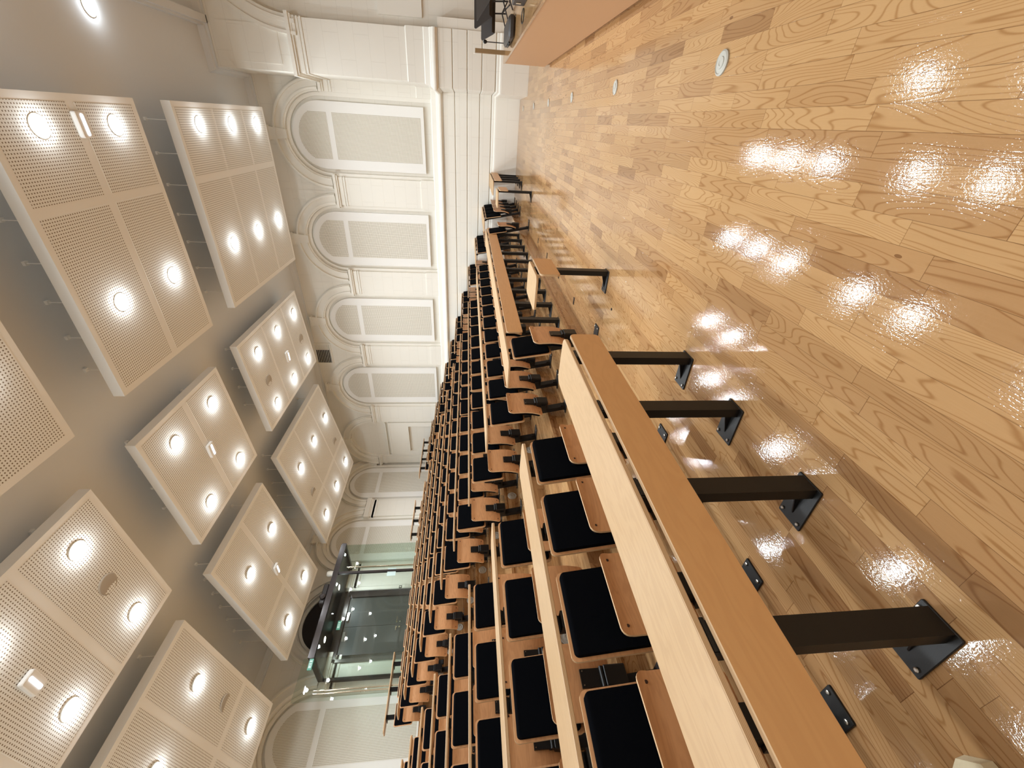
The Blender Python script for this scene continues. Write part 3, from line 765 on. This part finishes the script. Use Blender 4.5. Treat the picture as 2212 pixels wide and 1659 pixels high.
# exit sign above the doors
def exit_sign(x, y, z, label, rz=0):
    t = thing('exit_sign', (x, y, z), label, 'sign', 'green exit signs', rz)
    t.scale = (.75, .75, .75)
    bb = B(); bb.box(-.16, .16, -.015, .015, 0, .12); bb.build('sign_box', M['exit'], t)
    bb = B()
    bb.box(-.11, .11, -.018, -.015, .020, .10)
    bb.build('pictogram_field', M['exitw'], t)
    bb = B()                                  # running figure and door
    bb.lathe([(.009, 0), (.009, -.002)], 10, (-.020, -.018, .088), 'y')
    for q in ([(-.02, .076), (-.028, .050)], [(-.028, .050), (-.006, .040), (-.010, .024)], [(-.028, .050), (-.048, .040), (-.062, .046)], [(-.022, .072), (-.002, .062)], [(-.022, .072), (-.044, .066)]):
        bb.tube([(a, -.0195, c) for a, c in q], .004, 6)
    bb.box(.03, .06, -.0205, -.018, .024, .096)
    bb.build('running_figure', M['exit'], t)
exit_sign(6.62, 12.25, 4.70+.22, 'green running figure exit sign above the dark doors')
exit_sign(5.12, GY-.075, GZ-.14, 'green running figure exit sign at the left end of the vestibule beam')
bb = B(); bb.lathe([(.035, 0), (.075, .01), (.08, .14), (.06, .18), (.001, .19)], 16); o = bb.build('dome_sensor', M['white'], smooth=True); o.location = (7.55, GY+.05, GZ+.03); tag(o, 'small white rounded device standing on the vestibule roof edge', 'sensor')
t = thing('stage_spotlight', (6.95, GY+.15, GZ+.03), 'black projector lamp body on the vestibule roof', 'projector')
bb = B(); bb.slab(-.28, .30, -.12, .12, .03, .17, .05, .02); bb.build('lamp_body', M['stand'], t)
bb = B(); bb.lathe([(.07, 0), (.08, -.05), (.06, -.06), (.001, -.055)], 16, (-.10, -.12, .10), 'y'); bb.build('lens', M['dark'], t)
bb = B(); bb.box(-.2, -.16, -.06, .06, 0, .03); bb.box(.16, .2, -.06, .06, 0, .03); bb.build('mount_foot', M['stand'], t)
for x, z, mt, lb in ((7.64, 1.05, 'dark', 'small dark framed switch plate on the wall beside the doors'), (7.66, .93, 'white', 'small pale switch plate under the dark one beside the doors')):
    bb = B(); bb.slab(-.045, .045, -.045, .045, 0, .012, .008, .003, T=lambda a, c, e: (a, -e, c)); bb.slab(-.02, .02, -.03, .03, .012, .018, .004, .002, 1, T=lambda a, c, e: (a, -e, c))
    o = bb.build('switch_plate', [M[mt], M['white']]); o.location = (x+.13, YB-.055, FZ+z); tag(o, lb, 'switch')

# ------------------------------------------------------------------ things on the stage
SZ = .75
def music_stand(x, y, rz, tilt, label, h=.22):
    t = thing('music_stand', (x, y, SZ), label, 'music stand', 'lowered music stands on the stage', rz)
    bb = B(); R_ = Matrix.Rotation(tilt, 3, 'X')
    def T(a, c, e): v = R_ @ Vector((a, e, c)); return (v.x, v.y, v.z+h)
    bb.slab(-.25, .25, 0, .33, -.004, .004, .04, .001, T=T); bb.box(-.25, .25, 0, .006, -.055, 0, 0, T); bb.box(-.03, .03, .08, .2, .004, .03, 0, T)
    bb.build('stand_desk', M['stand'], t)
    bb = B(); bb.tube([(0, 0, .04), (0, .03, h+.10)], .010, 8); bb.build('stand_pole', M['stand'], t)
    for k in range(3):
        a = 2*math.pi*k/3+.5; bb = B(); bb.tube([(0, 0, .10), (.24*math.cos(a), .24*math.sin(a), .010)], .009, 8); bb.build('stand_leg', M['stand'], t)
music_stand(7.98, -1.36, -1.3, -.95, 'black music stand lowered to the stage floor nearest the stage end', .20)
music_stand(7.78, -1.46, -1.0, -.75, 'black music stand leaning in the middle of the folded pile', .26)
music_stand(7.28, -1.50, -.7, -1.0, 'black music stand with its desk turned toward the hall', .30)
t = thing('instrument_case', (7.22, -1.05, SZ), 'flat black soft case lying along the stage edge under the stands', 'case')
bb = B(); bb.slab(-.45, .45, -.12, .12, 0, .085, .07, .025); bb.build('case_body', M['stand'], t, smooth=True)
bb = B(); bb.tube([(-.12, .12, .045), (-.08, .15, .05), (.08, .15, .05), (.12, .12, .045)], .012, 8); bb.build('case_handle', M['metal'], t)
t = thing('microphone_stand', (8.42, -1.08, SZ), 'short black microphone on a thin stand near the stage end', 'microphone')
bb = B(); bb.lathe([(.05, 0), (.05, .012), (.012, .02), (.007, .03), (.007, .30)], 14); bb.build('stand_rod', M['stand'], t, smooth=True)
bb = B(); bb.lathe([(.005, .29), (.022, .305), (.028, .325), (.022, .345), (.003, .355)], 14); bb.build('microphone_head', M['metal'], t, smooth=True)
t = thing('wooden_post', (8.50, -.97, SZ), 'upright narrow brown board with a pale top standing at the stage end', 'board')
bb = B(); bb.box(-.03, .03, -.028, .028, 0, .48); bb.build('board', M['wood'], t)
bb = B(); bb.box(-.03, .03, -.036, .036, .48, .505); bb.build('top_cap', M['trim'], t)
t = thing('stage_box', (5.7, -1.13, SZ), 'small black box with a silver latch on the stage edge', 'box')
bb = B(); bb.slab(-.16, .16, -.12, .06, 0, .13, .02, .006); bb.build('box_body', M['stand'], t)
bb = B(); bb.box(-.02, .02, .06, .07, .05, .10); bb.build('latch', M['chrome'], t)
bb = B(); bb.tube([(5.9+.12*math.cos(a/6), -1.0+.06*math.sin(a/6), SZ+.006) for a in range(0, 44)], .005, 6); o = bb.build('cable', M['metal']); tag(o, 'thin black cable looped on the stage edge', 'cable')
